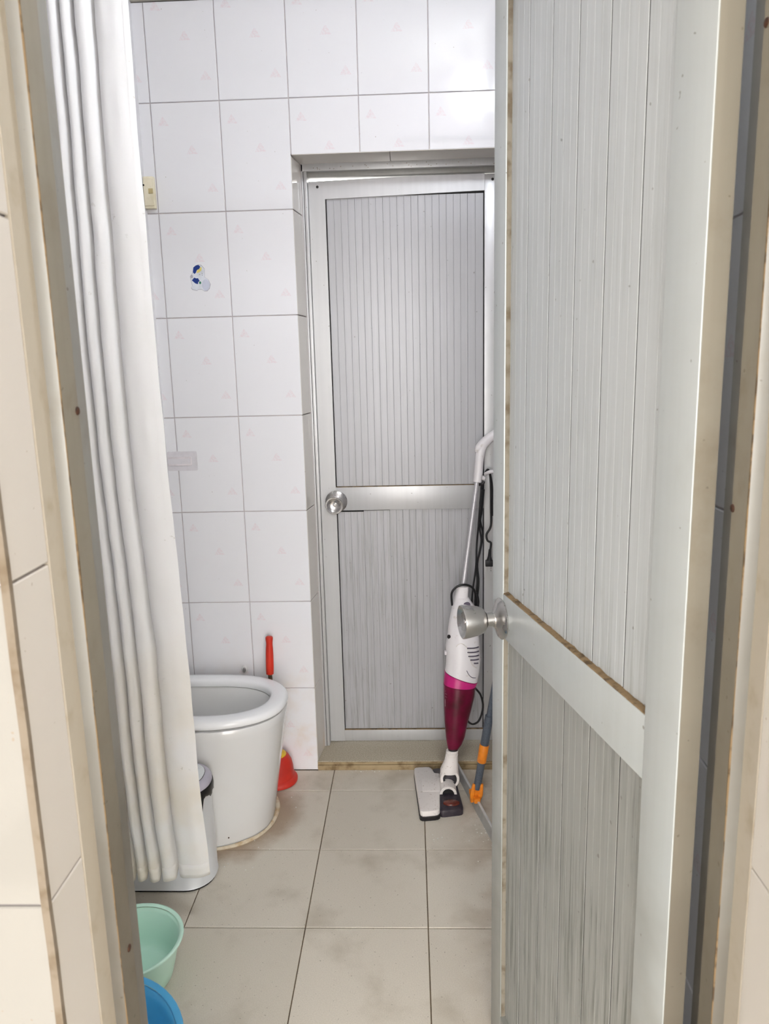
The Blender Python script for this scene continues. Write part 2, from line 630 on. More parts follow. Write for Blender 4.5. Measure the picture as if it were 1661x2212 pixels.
ce = MB().box(XL - .1, XR + .1, YF1, .16, CEIL, CEIL + .05).build('ceiling', M['plaster'], o=(0, -.8, CEIL))
tag(ce, 'plain off-white bathroom ceiling above the tiles', 'ceiling', kind='structure')
co = MB().box(-.433, XR, -.010, T, TILE_TOP, TILE_TOP + .03, .002)
tag(co.build('trim_4', M['cornice'], o=(0, 0, TILE_TOP)), 'thin beige strip capping the tiles above the closed door', 'trim', kind='structure')
for w, bx in ((wb, (XL, XR, .0, T, TILE_TOP, CEIL)), (wl, (XL - T, XL, YF1, 0, TILE_TOP, CEIL)), (wr, (XR, XR + T, YF1, 0, TILE_TOP, CEIL))):
    MB().box(*bx).build('plaster_band', M['plaster'], w)

# front wall with the doorway the picture is taken through
wf = MB().box(-.9, -.006, YF0 + T, YF1, 0, 2.75).box(.659, 1.5, YF0 + T, YF1, 0, 2.75).box(-.006, .659, YF0 + T, YF1, 1.99, 2.75)
wf = tag(wf.build('wall_front', M['grout'], o=(.3, -1.65, 0)), 'cream tiled wall around the near doorway', 'wall', kind='structure')
zr = cells(0, 2.6, .873, .3)
for gx, a0, a1 in cells(-.9, 0., 0., .2) + cells(.653, 1.5, .653, .2):
    for gz, b0, b1 in zr:
        tile(wf, tile_mesh(a0, a1, b0, b1, M['cream_tile']), (gx, YF0, gz))
for gx, a0, a1 in cells(0., .653, 0., .2):
    for gz, b0, b1 in cells(1.985, 2.6, .873, .3):
        tile(wf, tile_mesh(a0, a1, b0, b1, M['cream_tile']), (gx, YF0, gz))
for gz, b0, b1 in cells(0, 1.985, .873, .3):
    tile(wf, tile_mesh(0, .072, b0, b1, M['reveal_tile']), (0., YF0, gz), R(90))
for gz, b0, b1 in cells(0, 1.985, .861, .3):
    tile(wf, tile_mesh(0, .072, b0, b1, M['reveal_tile']), (.653, YF0 + .072, gz), R(-90))

for x0, x1 in ((-.0062, .0009), (.6521, .6592)):
    rs = []
    for k in range(120):
        z = 2.0 * k / 119
        g = .0007 * noise.noise((z * 14, x0, 0))
        rs.append([(x0 + g, YF0 - .0007, z), (x1 + g, YF0 - .0007, z), (x1 + g, YF0 + .005, z), (x0 + g, YF0 + .005, z)])
    MB().rings(rs).build('corner_grout', M['corner'], wf)
# unseen hall walls and ceiling added to cut side light; far end open
HX0, HX1, HY = -.9, 1.5, -4.4
for nm, bx, lb in (('wall_added_left', (HX0 - .1, HX0, HY, YF1, 0, 2.75), 'unseen plastered hall wall added on the curtain side to cut side light'),
                   ('wall_added_right', (HX1, HX1 + .1, HY, YF1, 0, 2.75), 'unseen plastered hall wall added on the hinge side to cut side light')):
    tag(MB().box(*bx).build(nm, M['plaster'], o=(bx[0], -3, 0)), lb, 'wall', kind='structure')
tag(MB().box(HX0 - .1, HX1 + .1, HY, YF1, 2.75, 2.8).build('ceiling_added', M['plaster'], o=(0, -3, 2.75)), 'unseen plastered hall ceiling added outside the bathroom to block light from above', 'ceiling', kind='structure')

# near door frame
t1 = thing('trim_1', 'old grimy aluminium door frame of the near doorway', 'door frame', (.33, -1.6, 0), kind='structure')
YS0, YS1 = -1.634, -1.600
for sg, xa in ((1, 0.), (-1, .6535)):
    def X(a, b):
        return (xa + sg * a, xa + sg * b) if sg > 0 else (xa - b, xa - a)
    MB().box(*X(-.004, .0135), YS0, YS1, 0, 1.99, .0012).build('frame_stop', M['alu_dirty'], t1)
    MB().box(*X(-.004, .003), YS1, YF1, 0, 1.99).build('frame_rebate', M['alu_dirty'], t1)
    MB().box(*X(.0132, .0140), YS0 + .0012, YS1 - .001, 0, 1.985).build('frame_liner', M['alu_edge'], t1)
    MB().box(*X(-.004, .0012), -1.664, YS0, 0, 1.985).build('caulk_strip', M['caulk'], t1)
    # wandering line of grime along the arris
    pts = []
    for k in range(60):
        z = k / 59 * 1.95
        w = .0005 + .0006 * noise.noise((z * 9, sg * 3, 1))
        pts.append((xa + sg * .0136, YS0 - .0001, z, max(w, .0003)))
    rs = []
    for x, y, z, w in pts:
        rs.append([(x - w, y - .0002, z), (x + w, y - .0002, z), (x + w, y + 2 * w, z), (x - w, y + 2 * w, z)])
    MB().rings(rs).build('grime_line', M['dust'], t1)
MB().box(0, .6535, YS0, YF1, 1.965, 1.99).build('frame_head', M['alu_dirty'], t1)
for x, y, z, sg in ((.014, -1.604, 1.3077, 1), (.014, -1.612, .722, 1), (.6395, -1.603, 1.2014, -1), (.6395, -1.606, 1.62, -1)):
    MB().lathe([(.0042, 0), (.0038, .001), (.002, .0016)], 12, (x, y, z), (sg, 0, 0)).build('screw', M['rust'], t1)

# ---- panelled aluminium doors
def plank_mesh(w, h, ribs, mat, rib=.00030, e=.0013, name='plank'):
    """vertical board with fine grooves, front at y=0, body towards -y, width along x"""
    prof = [(e, -.0006), (e + .0005, 0)]
    pitch = w / ribs
    for k in range(1, ribs):
        c = k * pitch
        prof += [(c - .0012, 0), (c, -rib), (c + .0012, 0)]
    prof += [(w - e - .0005, 0), (w - e, -.0006), (w - e, -.006), (e, -.006)]
    return MB().rings([[(x, y, 0) for x, y in prof], [(x, y, h) for x, y in prof]]).mesh(name, mat, smooth=0)


def planks(parent, x0, x1, joints, z0, z1, yface, mat, ribs=4, top=None):
    xs = [x0] + [j for j in joints if x0 + .004 < j < x1 - .004] + [x1]
    cache = {}
    for i in range(len(xs) - 1):
        w = xs[i + 1] - xs[i]
        h = z1 - z0 - (top(xs[i]) if top else 0)
        k = (round(w, 4), round(h, 4))
        if k not in cache:
            cache[k] = plank_mesh(w, h, max(1, round(w / .0835 * ribs)), mat)
        o = bpy.data.objects.new('plank', cache[k])
        COL.objects.link(o)
        o.parent = parent
        o.location = (xs[i], yface, z0)


def knob(parent, x, z, y=0.):
    """lathe-turned lever-less knob along +y: rose, neck, cupped grip"""
    def L(prof, name, mat, p=None):
        mb = MB().lathe(prof, 36, (x, y, z), (0, 1, 0))
        ob = bpy.data.objects.new(name, mb.mesh(name, mat, (0, 0, 0), 40))
        COL.objects.link(ob)
        ob.parent = p or parent
        return ob
    k = L([(.0150, .0310), (.0185, .0318), (.0222, .0350), (.0255, .0430), (.0280, .0570), (.0298, .0700), (.0296, .0725), (.0282, .0732), (.024, .068), (.016, .0635), (.010, .0625), (.0001, .062)], 'knob', M['steel'])
    L([(.0365, 0), (.0368, .0025), (.034, .005), (.024, .0085), (.0165, .012), (.0148, .0135), (.0138, .015), (.0136, .0160), (.0132, .0162), (.0132, .0320)], 'rose', M['steel'], k)
    L([(.0140, .0288), (.0146, .0295), (.0146, .0308), (.0140, .0314)], 'collar', M['screw'], k)
    L([(.0055, .060), (.0055, .0665), (.0045, .068), (.0001, .0682)], 'turn_button', M['steel'], k)


# near door, swung into the bathroom; local x from hinge to free edge, +y faces the camera side
d1 = thing('door_1', 'pale grey panelled aluminium door standing open into the bathroom', 'door', (.6066, -1.586, 0), kind='structure')
d1.rotation_euler.z = math.atan2(.9758, -.2186)
ORIG['door_1'] = (0, 0, 0)
TH = .0265
ST0, ST1, DW, DH = .067, .541, .595, 1.965


def lp(mb, name, mat, parent=d1, sm=35):
    ob = bpy.data.objects.new(name, mb.mesh(name, mat, (0, 0, 0), sm))
    COL.objects.link(ob)
    ob.parent = parent
    return ob


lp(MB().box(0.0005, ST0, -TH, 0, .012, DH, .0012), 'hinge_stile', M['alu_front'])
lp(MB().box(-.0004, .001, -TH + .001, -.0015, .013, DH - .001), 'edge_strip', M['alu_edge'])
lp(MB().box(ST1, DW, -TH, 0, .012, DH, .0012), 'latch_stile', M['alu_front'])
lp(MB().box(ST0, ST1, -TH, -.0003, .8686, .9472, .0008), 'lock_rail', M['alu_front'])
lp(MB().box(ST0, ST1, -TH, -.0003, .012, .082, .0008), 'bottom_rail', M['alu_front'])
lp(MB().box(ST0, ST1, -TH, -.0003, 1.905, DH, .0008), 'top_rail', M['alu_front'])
lp(MB().box(ST0, ST1, -.019, -.0165, .08, 1.91), 'panel_backing', M['gasket'])
J1 = [.136 + .0835 * k for k in range(-1, 6)]
planks(d1, ST0 + .0005, ST1 - .0025, J1, .9475, 1.905, -.0100, M['panel_front'])
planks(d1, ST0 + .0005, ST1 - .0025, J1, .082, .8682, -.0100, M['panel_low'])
for x in J1[1:]:
    for z0, z1 in ((.9475, 1.905), (.082, .8682)):
        if ST0 < x < ST1 - .01:
            lp(MB().box(x - .0014, x + .0014, -.0118, -.0106, z0, z1), 'joint_seal', M['gasket'])
# putty down the inner side of the latch stile, dust lying on the rail ledge
for z0, z1 in ((.95, 1.905), (.082, .868)):
    lp(MB().box(ST1 - .0012, ST1 + .0005, -.0098, -.0022, z0, z1), 'glazing_bead', M['putty'])
rs = []
for k in range(70):
    x = ST0 + (ST1 - ST0) * k / 69
    a = .0016 + .0014 * noise.noise((x * 60, 0, 0)) + .001 * noise.noise((x * 200, 3, 0))
    e = -.0012 + .0008 * noise.noise((x * 90, 7, 2))
    rs.append([(x, -.0102, .9468), (x, e, .9468), (x, e - .001, .9472 + max(a, .0004)), (x, -.0102, .9476 + max(a * 1.5, .0006))])
lp(MB().rings(rs), 'dust_ridge', M['dust'])
knob(d1, .5475, .9, 0.)
for z in (.25, 1.82):
    lp(MB().lathe([(.006, -.045), (.006, .045)], 14, (-.004, -TH - .003, z)).box(.0, .03, -TH - .0025, -TH, z - .045, z + .045), 'hinge', M['alu_dirty'])

# far door, closed, in its frame; local origin at hinge foot on the right
t2 = thing('trim_2', 'grey aluminium frame of the closed door in the tiled wall', 'door frame', (.33, .13, 0), kind='structure')
for x0, x1 in ((.013, .0185), (.0200, .0290)):
    MB().box(x0, x1, .104 + (0 if x0 < .015 else .003), .165, .031, 1.945, .0008).build('frame_jamb', M['alu'], t2)
MB().box(.0180, .0205, .109, .165, .031, 1.945).build('frame_groove', M['gasket'], t2)
for x0, x1 in ((.018, .046), (.606, .645)):
    MB().box(x0, x1, .1665, .172, .031, 1.90).build('frame_rebate', M['alu_dirty'], t2)
MB().box(.632, .666, .104, .165, .031, 1.945, .0008).build('frame_jamb', M['alu'], t2)
MB().box(.013, .66, .104, .165, 1.9245, 1.9465, .001).build('frame_head', M['alu'], t2)
MB().box(.029, .64, .121, .165, 1.9110, 1.9245, .0006).build('frame_stop', M['alu_dirty'], t2)
for k in range(26):
    x = .03 + random.random() * .58
    MB().lathe([(.0012, 0), (.0008, .0006)], 6, (x, .104, 1.928 + random.random() * .012), (0, -1, 0)).build('grime_spot', M['dust'], t2)
YD = .1355
d2 = thing('door_2', 'closed grey aluminium door with a ribbed upper and lower panel', 'door', (.622, YD, .034), kind='structure')
ORIG['door_2'] = (0, 0, 0)
# local: x from -.592 (latch side) to 0, y 0 is the face and +y the thickness, z up
DWB, DHB, SW = .592, 1.874, .0505


def bp(mb, name, mat, parent=d2, sm=35):
    return lp(mb, name, mat, parent, sm)


bp(MB().prism([(-DWB, 0), (-DWB + SW, 0), (-DWB + SW, DHB - .0052), (-DWB, DHB - .0062)], 0, .03, 'xz'), 'latch_stile', M['alu'])
bp(MB().box(-SW, 0, 0, .03, 0, DHB, .001), 'hinge_stile', M['alu'])
bp(MB().prism([(-DWB + SW, DHB - .058), (-SW, DHB - .047), (-SW, DHB + .0015), (-.30, DHB), (-DWB + SW, DHB - .0050)], .0004, .03, 'xz'), 'top_rail', M['alu'])
bp(MB().box(-DWB + SW, -SW, .0004, .03, .8346, .913, .001), 'lock_rail', M['alu'])
bp(MB().box(-DWB + SW, -SW, .0004, .03, .0, .041, .001), 'bottom_rail', M['alu'])
bp(MB().box(-DWB + SW, -SW, .019, .021, .03, DHB - .03), 'panel_backing', M['gasket'])
J2 = [-DWB + SW + .003 + .0872 * k for k in range(1, 6)]


def planks_b(z0, z1, top=None):
    xs = [-DWB + SW + .003] + J2 + [-SW - .003]
    cache = {}
    for i in range(len(xs) - 1):
        w = xs[i + 1] - xs[i]
        h = z1 - z0 - (top(i) if top else 0)
        k = (round(w, 4), round(h, 4))
        if k not in cache:
            cache[k] = plank_mesh(w, h, max(1, round(w / .0218)), M['panel_back'], .0005, .00015)
        o = bpy.data.objects.new('plank', cache[k])
        COL.objects.link(o)
        o.parent = d2
        o.rotation_euler.z = math.pi
        o.location = (xs[i + 1], .0085, z0)


planks_b(.9155, DHB - .053)
planks_b(.0435, .8335, lambda i: (.0055, .002, 0, 0, 0, 0)[i])
# scruffy sealant and dust on the rails
for zz, dz in ((.9132, .0028), (.0412, .0022)):
    rs = []
    for k in range(60):
        x = -DWB + SW + (DWB - 2 * SW) * k / 59
        a = dz * (.45 + .8 * abs(noise.noise((x * 45, zz, 0))))
        rs.append([(x, .0086, zz - .0006), (x, .0015, zz - .0006), (x, .002, zz + a * .6), (x, .0086, zz + a)])
    bp(MB().rings(rs), 'dust_ridge', M['dust'])
for x, z in ((-DWB + .028, DHB - .022), (-.026, DHB - .016)):
    bp(MB().lathe([(.0042, 0), (.004, .0012), (.001, .0016)], 14, (x, 0, z), (0, -1, 0)), 'screw', M['screw'])
kn = bpy.data.objects.new('knob_set', None)
COL.objects.link(kn)
kn.parent = d2
kn.rotation_euler.z = math.pi
kn.location = (-.541, 0, .866)
knob(kn, 0, 0, 0)
sl = MB().box(-.002, XR, .0015, .20, 0, .0310, .002)
sl = tag(sl.build('trim_3', M['sill'], o=(.33, .07, 0)), 'low speckled stone door sill below the closed door', 'sill', kind='structure')
MB().box(-.001, XR, -.003, .002, 0, .0185, .001).build('sill_edge', M['sill_edge'], sl)
MB().box(-.001, XR, -.0015, .002, .0195, .0285, .001).build('sill_edge', M['sill_edge'], sl)

# ceiling lamp (its reflection shows on the tiles)
LX, LY, LZ = .612, -1.25, 2.562
lm = thing('ceiling_lamp', 'bare white cylindrical bulb hanging from a socket on the bathroom ceiling', 'lamp', (LX, LY, CEIL))
MB().lathe([(.035, CEIL - LZ), (.035, CEIL - LZ - .01), (.020, CEIL - LZ - .014), (.018, -.004)], 28, (LX, LY, LZ)).build('socket', M['white_plastic'], lm)
MB().lathe([(.020, -.004), (.035, -.012), (.036, -.122), (.033, -.128), (.0001, -.130)], 28, (LX, LY, LZ)).build('bulb', M['bulb'], lm)

# ------------------------------------------------------------------ shower curtain
YC = -.70
cp = [(-.190, .000), (-.198, -.005), (-.220, -.011), (-.248, -.010), (-.263, -.002), (-.268, .012), (-.272, .010), (-.277, -.006), (-.290, -.013), (-.304, -.008), (-.309, .010), (-.313, .010), (-.317, -.006), (-.327, -.013), (-.336, -.007), (-.340, .010), (-.344, .010), (-.348, -.006), (-.357, -.012), (-.366, -.006), (-.370, .010), (-.374, .009), (-.379, -.007), (-.390, -.013), (-.400, -.006)]
x = -.404
while x > -.78:
    cp += [(x - .001, .011), (x - .006, .010), (x - .011, -.006), (x - .022, -.013), (x - .034, -.007)]
    x -= .038 + random.random() * .006
EDGE = [(0., -.172), (.14, -.177), (.42, -.189), (.83, -.193), (1.16, -.202), (1.42, -.208), (2.3, -.205)]


def edge_x(z):
    for (z0, x0), (z1, x1) in zip(EDGE, EDGE[1:]):
        if z <= z1:
            t = max(0, (z - z0) / (z1 - z0))
            return x0 + (x1 - x0) * t
    return EDGE[-1][1]


CV = spline([Vector((a, b, 0)) for a, b in cp], 5)


def curtain_pt(p, z, off=0.):
    t = (z - .1) / 2.0
    sp = 1.0 + .10 * (1 - t)            # folds open towards the hem
    xx = edge_x(z) + (p.x + .190) * (.90 + .10 * min(1, 2.2 * (1 - t)))
    xx += .004 * noise.noise((z * 1.7, p.x * 6, 0)) + .0022 * noise.noise((z * 9, p.x * 30, 4))
    yy = YC + p.y * sp + .005 * noise.noise((z * 2.3, p.x * 11, 9)) + .0022 * noise.noise((z * 16, p.x * 40, 2))
    return Vector((xx, yy + off, z))


def curtain_grid(zs, off=0., drop=None):
    mb = MB()
    for z in zs:
        for p in CV:
            zz = z + (drop(p, z) if drop else 0)
            mb.v.append(tuple(curtain_pt(p, zz, off)))
    n = len(CV)
    for i in range(len(zs) - 1):
        for j in range(n - 1):
            a = i * n + j
            mb.f.append((a, a + 1, a + n + 1, a + n))
    return mb


def hem_drop(p, z):
    k = max(0, 1 - (z - .112) / .25)
    return k * (.020 * max(0, p.y / .012) + .012 * (1 if p.x > -.27 else 0) * (1 + (p.x + .2) * 4) + .006 * noise.noise((p.x * 30, 1, 1)))


cu = thing('shower_curtain', 'white fabric shower curtain hanging in folds beside the toilet', 'curtain', (-.45, YC, .1))
zs = [.118 + (2.13 - .118) * (k / 70) for k in range(71)]
o = curtain_grid(zs, 0, hem_drop).build('drape', M['cloth'], cu, smooth=180)
s = o.modifiers.new('thickness', 'SOLIDIFY')
s.thickness = .0011
s.offset = 0
o = curtain_grid([.1165, .127, .140, .153], -.0012, hem_drop).build('hem', M['cloth'], cu, smooth=180)
s = o.modifiers.new('thickness', 'SOLIDIFY')
s.thickness = .0012
s.offset = 0
# stitched side hem along the free edge
mb = MB()
for k in range(90):
    z = .135 + k / 89 * 1.98
    for q in range(4):
        a = curtain_pt(CV[q * 2], z)
        mb.v.append((a.x + (.0006 if q == 0 else 0), a.y - .0014 - .0007 * noise.noise((z * 22, q, 5)), z))
for k in range(89):
    for q in range(3):
        a = k * 4 + q
        mb.f.append((a, a + 1, a + 5, a + 4))
mb.build('side_hem', M['cloth'], cu, smooth=180)
for k in range(9):
    MB().tube([(-.24 - .062 * k + .0, YC + .02 * math.cos(a), 2.145 + .032 * math.sin(a)) for a in [2 * math.pi * q / 10 for q in range(11)]], .002, 6, False).build('ring', M['white_plastic'], cu)
rod = MB().tube([(XL, YC, 2.165), (XR, YC, 2.165)], .0095, 14, False)
tag(rod.build('curtain_rod', M['white_plastic'], o=(0, YC, 2.165)), 'white curtain rod spanning the bathroom near the ceiling', 'rod')

# ------------------------------------------------------------------ toilet
TY = -.258


def egg(tip, back, hw, n=28, p=2.35, a=.25, cy=TY, nose=0.):
    """front half superellipse towards +x, straight sides, rounded back"""
    out = []
    cx = tip - a
    for k in range(n + 1):
        t = -math.pi / 2 + math.pi * k / n
        c, s = math.cos(t), math.sin(t)
        out.append((cx + a * abs(c) ** (2 / p), cy + hw * math.copysign(abs(s) ** (2 / p), s)))
    rb = min(.06, hw * .45)
    for k in range(7):
        t = math.pi / 2 + math.pi / 2 * k / 6
        out.append((back + rb + rb * math.cos(t), cy + hw - rb + rb * math.sin(t)))
    for k in range(7):
        t = math.pi + math.pi / 2 * k / 6
        out.append((back + rb + rb * math.cos(t), cy - hw + rb + rb * math.sin(t)))
    return out


to = thing('toilet', 'white porcelain toilet with an open oval seat and no raised lid in view', 'toilet', (-.4, TY, 0))
to['label'] = 'white porcelain toilet with oval plastic seat beside the curtain'
sec = [(0, -.104, .178), (.012, -.103, .179), (.09, -.091, .179), (.24, -.067, .180), (.335, -.053, .180), (.355, -.050, .180), (.362, -.053, .177)]
rs = [[(x, y, z) for x, y in egg(tp, -.74, hw)] for z, tp, hw in sec]
inn = [(.364, -.10, .125, -.50), (.352, -.104, .121, -.50), (.30, -.125, .105, -.485), (.24, -.16, .085, -.46), (.20, -.20, .065, -.42)]
rs += [[(x, y, z) for x, y in egg(tp, bk, hw, a=.2)] for z, tp, hw, bk in inn]
MB().rings(rs, True, True).build('bowl', M['porcelain'], to, smooth=50)
wat = MB().rings([[(x, y, z) for x, y in egg(-.190, -.43, .07, a=.12)] for z in (.205, .212)])
wat.build('water', M['bowl_in'], to)
# seat ring
so, si = egg(-.046, -.50, .173, a=.235, p=2.25), egg(-.099, -.448, .119, a=.185, p=2.3)
nn = len(so)
rr = []
for u, zz in ((.02, .367), (.0, .372), (.0, .380), (.03, .386), (.12, .3895), (.30, .3912), (.55, .3912), (.80, .3895), (.92, .3855), (.985, .380), (1.0, .374), (.985, .369), (.93, .3665), (.5, .3665)):
    rr.append([(si[k][0] + (so[k][0] - si[k][0]) * u, si[k][1] + (so[k][1] - si[k][1]) * u, zz) for k in range(nn)])
MB().rings(rr, closed=True).build('seat', M['seat'], to, smooth=60)
# raised lid and cistern at the wall end, behind the curtain
MB().box(-.545, -.50, TY - .16, TY + .16, .37, .75, .012).build('lid', M['seat'], to)
MB().box(-.76, -.57, TY - .19, TY + .19, .36, .74, .02).build('cistern', M['porcelain'], to)
# cracked sealant bead round the foot
pts = egg(-.098, -.74, .184)
bd = []
for k in range(0, 29):
    x, y = pts[k]
    bd.append((x, y, .004))
MB().tube(bd, [.0035, .005, .006, .0045, .007, .0085, .007, .004, .003], 8, True, 2).build('sealant_bead', M['bead'], to)
MB().lathe([(.0022, 0), (.0022, .001)], 8, (-.20, TY - .178, .045), (0, -1, 0)).build('spot', M['rust'], to)

# small oval cap on the wall above the toilet
cpm = thing('screw_cover', 'small chrome screw cap with white rim on the tiles above the toilet seat', 'cap', (-.23, 0, .366))
MB().prism(oval(-.23, .366, .0100, .0130), 0, -.006, 'xz', .002).build('rim', M['porcelain'], cpm)
MB().prism(oval(-.23, .3655, .006, .0085), -.005, -.0095, 'xz', .002).build('screw_head', M['steel'], cpm)

# ------------------------------------------------------------------ plunger
PX, PY = -.127, -.0680
pg = thing('plunger', 'red rubber plunger with yellow collar and red grip behind the toilet', 'plunger', (PX, PY, 0))
MB().lathe([(.060, 0), (.066, .004), (.0665, .012), (.063, .018), (.0555, .022), (.0545, .030), (.0535, .052), (.0490, .074), (.0405, .090), (.030, .0985), (.020, .101)], 36, (PX, PY, 0)).build('cup', M['red_rubber'], pg, smooth=50)
MB().lathe([(.033, .0960), (.0320, .0995), (.025, .1035), (.014, .106)], 28, (PX, PY, 0)).build('collar', M['yellow'], pg)
MB().tube([(PX, PY, .098), (-.1352, -.056, .38)], .0068, 12, False).build('rod', M['brown_rod'], pg)
ax = Vector((.003, .004, .122)).normalized()
gp = [(.0075, 0), (.0120, .001), (.0125, .012), (.0127, .03), (.0124, .065), (.0118, .085), (.0106, .100), (.0108, .108), (.0116, .114), (.0120, .120), (.0116, .1245), (.0080, .127), (.0001, .1275)]
MB().lathe(gp, 20, Vector((-.135, -.0562, .372)), ax).build('grip', M['red'], pg, smooth=50)

# ------------------------------------------------------------------ waste bin


def rrect(x0, x1, y0, y1, r, n=8):
    out = []
    for cx, cy, a0 in ((x1 - r, y0 + r, -90), (x1 - r, y1 - r, 0), (x0 + r, y1 - r, 90), (x0 + r, y0 + r, 180)):
        for k in range(n + 1):
            a = R(a0 + 90 * k / n)
            out.append((cx + r * math.cos(a), cy + r * math.sin(a)))
    return out


BX0, BX1, BY0, BY1, BR = -.50, -.212, -.604, -.452, .070
bn = thing('waste_bin', 'silver oval waste bin with black liner half hidden by the curtain', 'bin', (-.355, -.53, 0))
sec = [(.006, 0.), (.008, -.001), (.10, -.001), (.25, -.003), (.268, -.003)]
MB().rings([[(x, y, z) for x, y in rrect(BX0 - g, BX1 + g, BY0 - g, BY1 + g, BR)] for z, g in sec]).build('body', M['bin'], bn)
MB().rings([[(x, y, z) for x, y in rrect(BX0 + .003, BX1 - .003, BY0 + .003, BY1 - .003, BR - .003)] for z in (0, .007)]).build('base_ring', M['black'], bn)
# liner: ragged skirt folded over the rim
top = rrect(BX0 + .002, BX1 - .0005, BY0 + .002, BY1 - .002, BR, 14)
mb = MB()
n = len(top)
for lv in range(6):
    for k, (x, y) in enumerate(top):
        q = k / n
        dp = .030 + .018 * noise.noise((q * 14, 2, 0)) + .010 * noise.noise((q * 45, 5, 0))
        if -.30 < x < -.225 and y < -.52:
            dp += .052 * max(0, 1 - abs(x + .236) / .034)
        t = lv / 5
        cx, cy = (BX0 + BX1) / 2, (BY0 + BY1) / 2
        nx, ny = x - max(min(x, BX1 - BR), BX0 + BR), y - max(min(y, BY1 - BR), BY0 + BR)
        L = math.hypot(nx, ny) or 1
        g = .0022 + .0022 * math.sin(t * 3) + .0018 * noise.noise((q * 60, lv * .9, 1))
        mb.v.append((x + nx / L * g, y + ny / L * g, .274 - dp * t))
for lv in range(5):
    for k in range(n):
        a, b = lv * n + k, lv * n + (k + 1) % n
        mb.f.append((a, b, b + n, a + n))
ob = mb.build('liner', M['bag'], bn, smooth=50)
s = ob.modifiers.new('thickness', 'SOLIDIFY')
s.thickness = .0012
s.offset = 0
ld = MB().rings([[(x, y, z) for x, y in rrect(BX0 + g, BX1 - g, BY0 + g, BY1 - g, BR - min(g, .05))] for z, g in ((.268, .003), (.270, -.001), (.279, -.001), (.287, .003), (.2915, .010), (.2925, .016))])
ld = ld.build('lid', M['bin_lid'], bn, smooth=50)
MB().rings([[(x, y, z) for x, y in rrect(BX0 + .016, BX1 - .016, BY0 + .016, BY1 - .016, BR - .016)] for z in (.289, .2932)]).build('lid_seam', M['screw'], ld)
MB().rings([[(x, y, z) for x, y in rrect(BX0 + .0172, BX1 - .0172, BY0 + .0172, BY1 - .0172, BR - .0172)] for z in (.289, .2942)]).build('lid_disc', M['bin_disc'], ld)

# ------------------------------------------------------------------ basins
def basin(name, label, mat, cx, cy, z, r, rb, wall=.003, lip=.006):
    t = thing(name, label, 'basin', (cx, cy, 0), 'plastic basins on the floor')
    pr = [(.0001, .004), (rb * .55, .004), (rb * .56, 0), (rb * .97, 0), (rb, .003), (rb + (r - lip - rb) * .30, z * .28), (rb + (r - lip - rb) * .85, z * .85), (r - lip, z - .007)]
    inn = [(r - lip - wall, z - .008), (rb + (r - lip - rb) * .85 - wall, z * .85), (rb + (r - lip - rb) * .30 - wall, z * .28 + .003), (rb - wall, .012), (rb - .012, .0065), (.0001, .006)]
    rim = [(r - lip, z - .006), (r, z - .006), (r + .0012, z - .003), (r, z - .0004), (r - .003, z), (r - lip - wall + .001, z - .003)]
    MB().lathe(pr + inn, 56, (cx, cy, 0)).build('tub', mat, t, smooth=60)
    MB().lathe(rim + [rim[0]], 56, (cx, cy, 0), cap0=False, cap1=False).build('rim', mat, t, smooth=60)


basin('washbasin', 'mint green plastic basin on the floor in front of the bin', M['mint'], -.311, -.879, .10, .1132, .084)
basin('washbasin', 'blue plastic basin nearest the doorway', M['blue'], -.293, -1.21, .14, .1942, .142, lip=.010)

# ------------------------------------------------------------------ stick vacuum cleaner
VO = (.437, -.14, 0)
vc = thing('vacuum_cleaner', 'white and magenta stick vacuum cleaner leaning on the closed door', 'vacuum', VO)


def loft(sects, ratio=.72, n=26, p=2.2, tilt=None):
    rs = []
    for i, (x, y, z, r) in enumerate(sects):
        t = tilt[i] if tilt else 0
        ring = []
        for a, b in oval(0, 0, r, r * ratio, n, p):
            ring.append((x + a, y + b, z - t * a - .19 * b * 0))
        rs.append(ring)
    return rs


TL = .378
body = [(.4904, -.0129, .6471, .0150), (.4904, -.0129, .6455, .0185), (.4880, -.0150, .630, .0195), (.4841, -.0205, .6125, .0215)]
MB().rings(loft(body, .85, p=3.2)).build('pole_socket', M['white_plastic'], vc, smooth=40)
body = [(.4845, -.0200, .6120, .0225), (.4868, -.0235, .600, .0275), (.4910, -.0265, .5822, .0370), (.4905, -.0355, .539, .0460), (.4878, -.0446, .4958, .0500), (.4861, -.0521, .4598, .0545), (.4880, -.0597, .4238, .0543), (.4850, -.0660, .3940, .0530), (.4800, -.0715, .3668, .0515)]
MB().rings(loft(body, .74, tilt=[0, 0, 0, 0, 0, .06, .16, .27, TL])).build('motor_housing', M['white_plastic'], vc, smooth=50)
lid = [(.4795, -.0720, .3655, .0522), (.4775, -.0738, .3560, .0520), (.4744, -.0777, .3410, .0508)]
MB().rings(loft(lid, .78, tilt=[TL, .26, .11])).build('cup_lid', M['magenta'], vc, smooth=50)
MB().rings(loft([(.4744, -.0777, .3408, .0512), (.4740, -.0780, .3375, .0512)], .79, tilt=[.11, .11])).build('cup_seam', M['cup'], vc)
cup = [(.4738, -.0785, .3374, .0500), (.4719, -.0838, .3089, .0488), (.4665, -.0928, .2658, .0435), (.4608, -.1018, .2228, .0367), (.4578, -.1109, .1797, .0301), (.4549, -.1154, .1582, .0246), (.4507, -.119, .1430, .0175)]
MB().rings(loft(cup, .80, tilt=[.11, .08, .04, 0, 0, 0, 0])).build('dust_cup', M['cup'], vc, smooth=50)
MB().rings(loft([(.4515, -.1185, .146, .0160), (.4490, -.1200, .133, .0155)], .9)).build('cup_outlet', M['black'], vc)


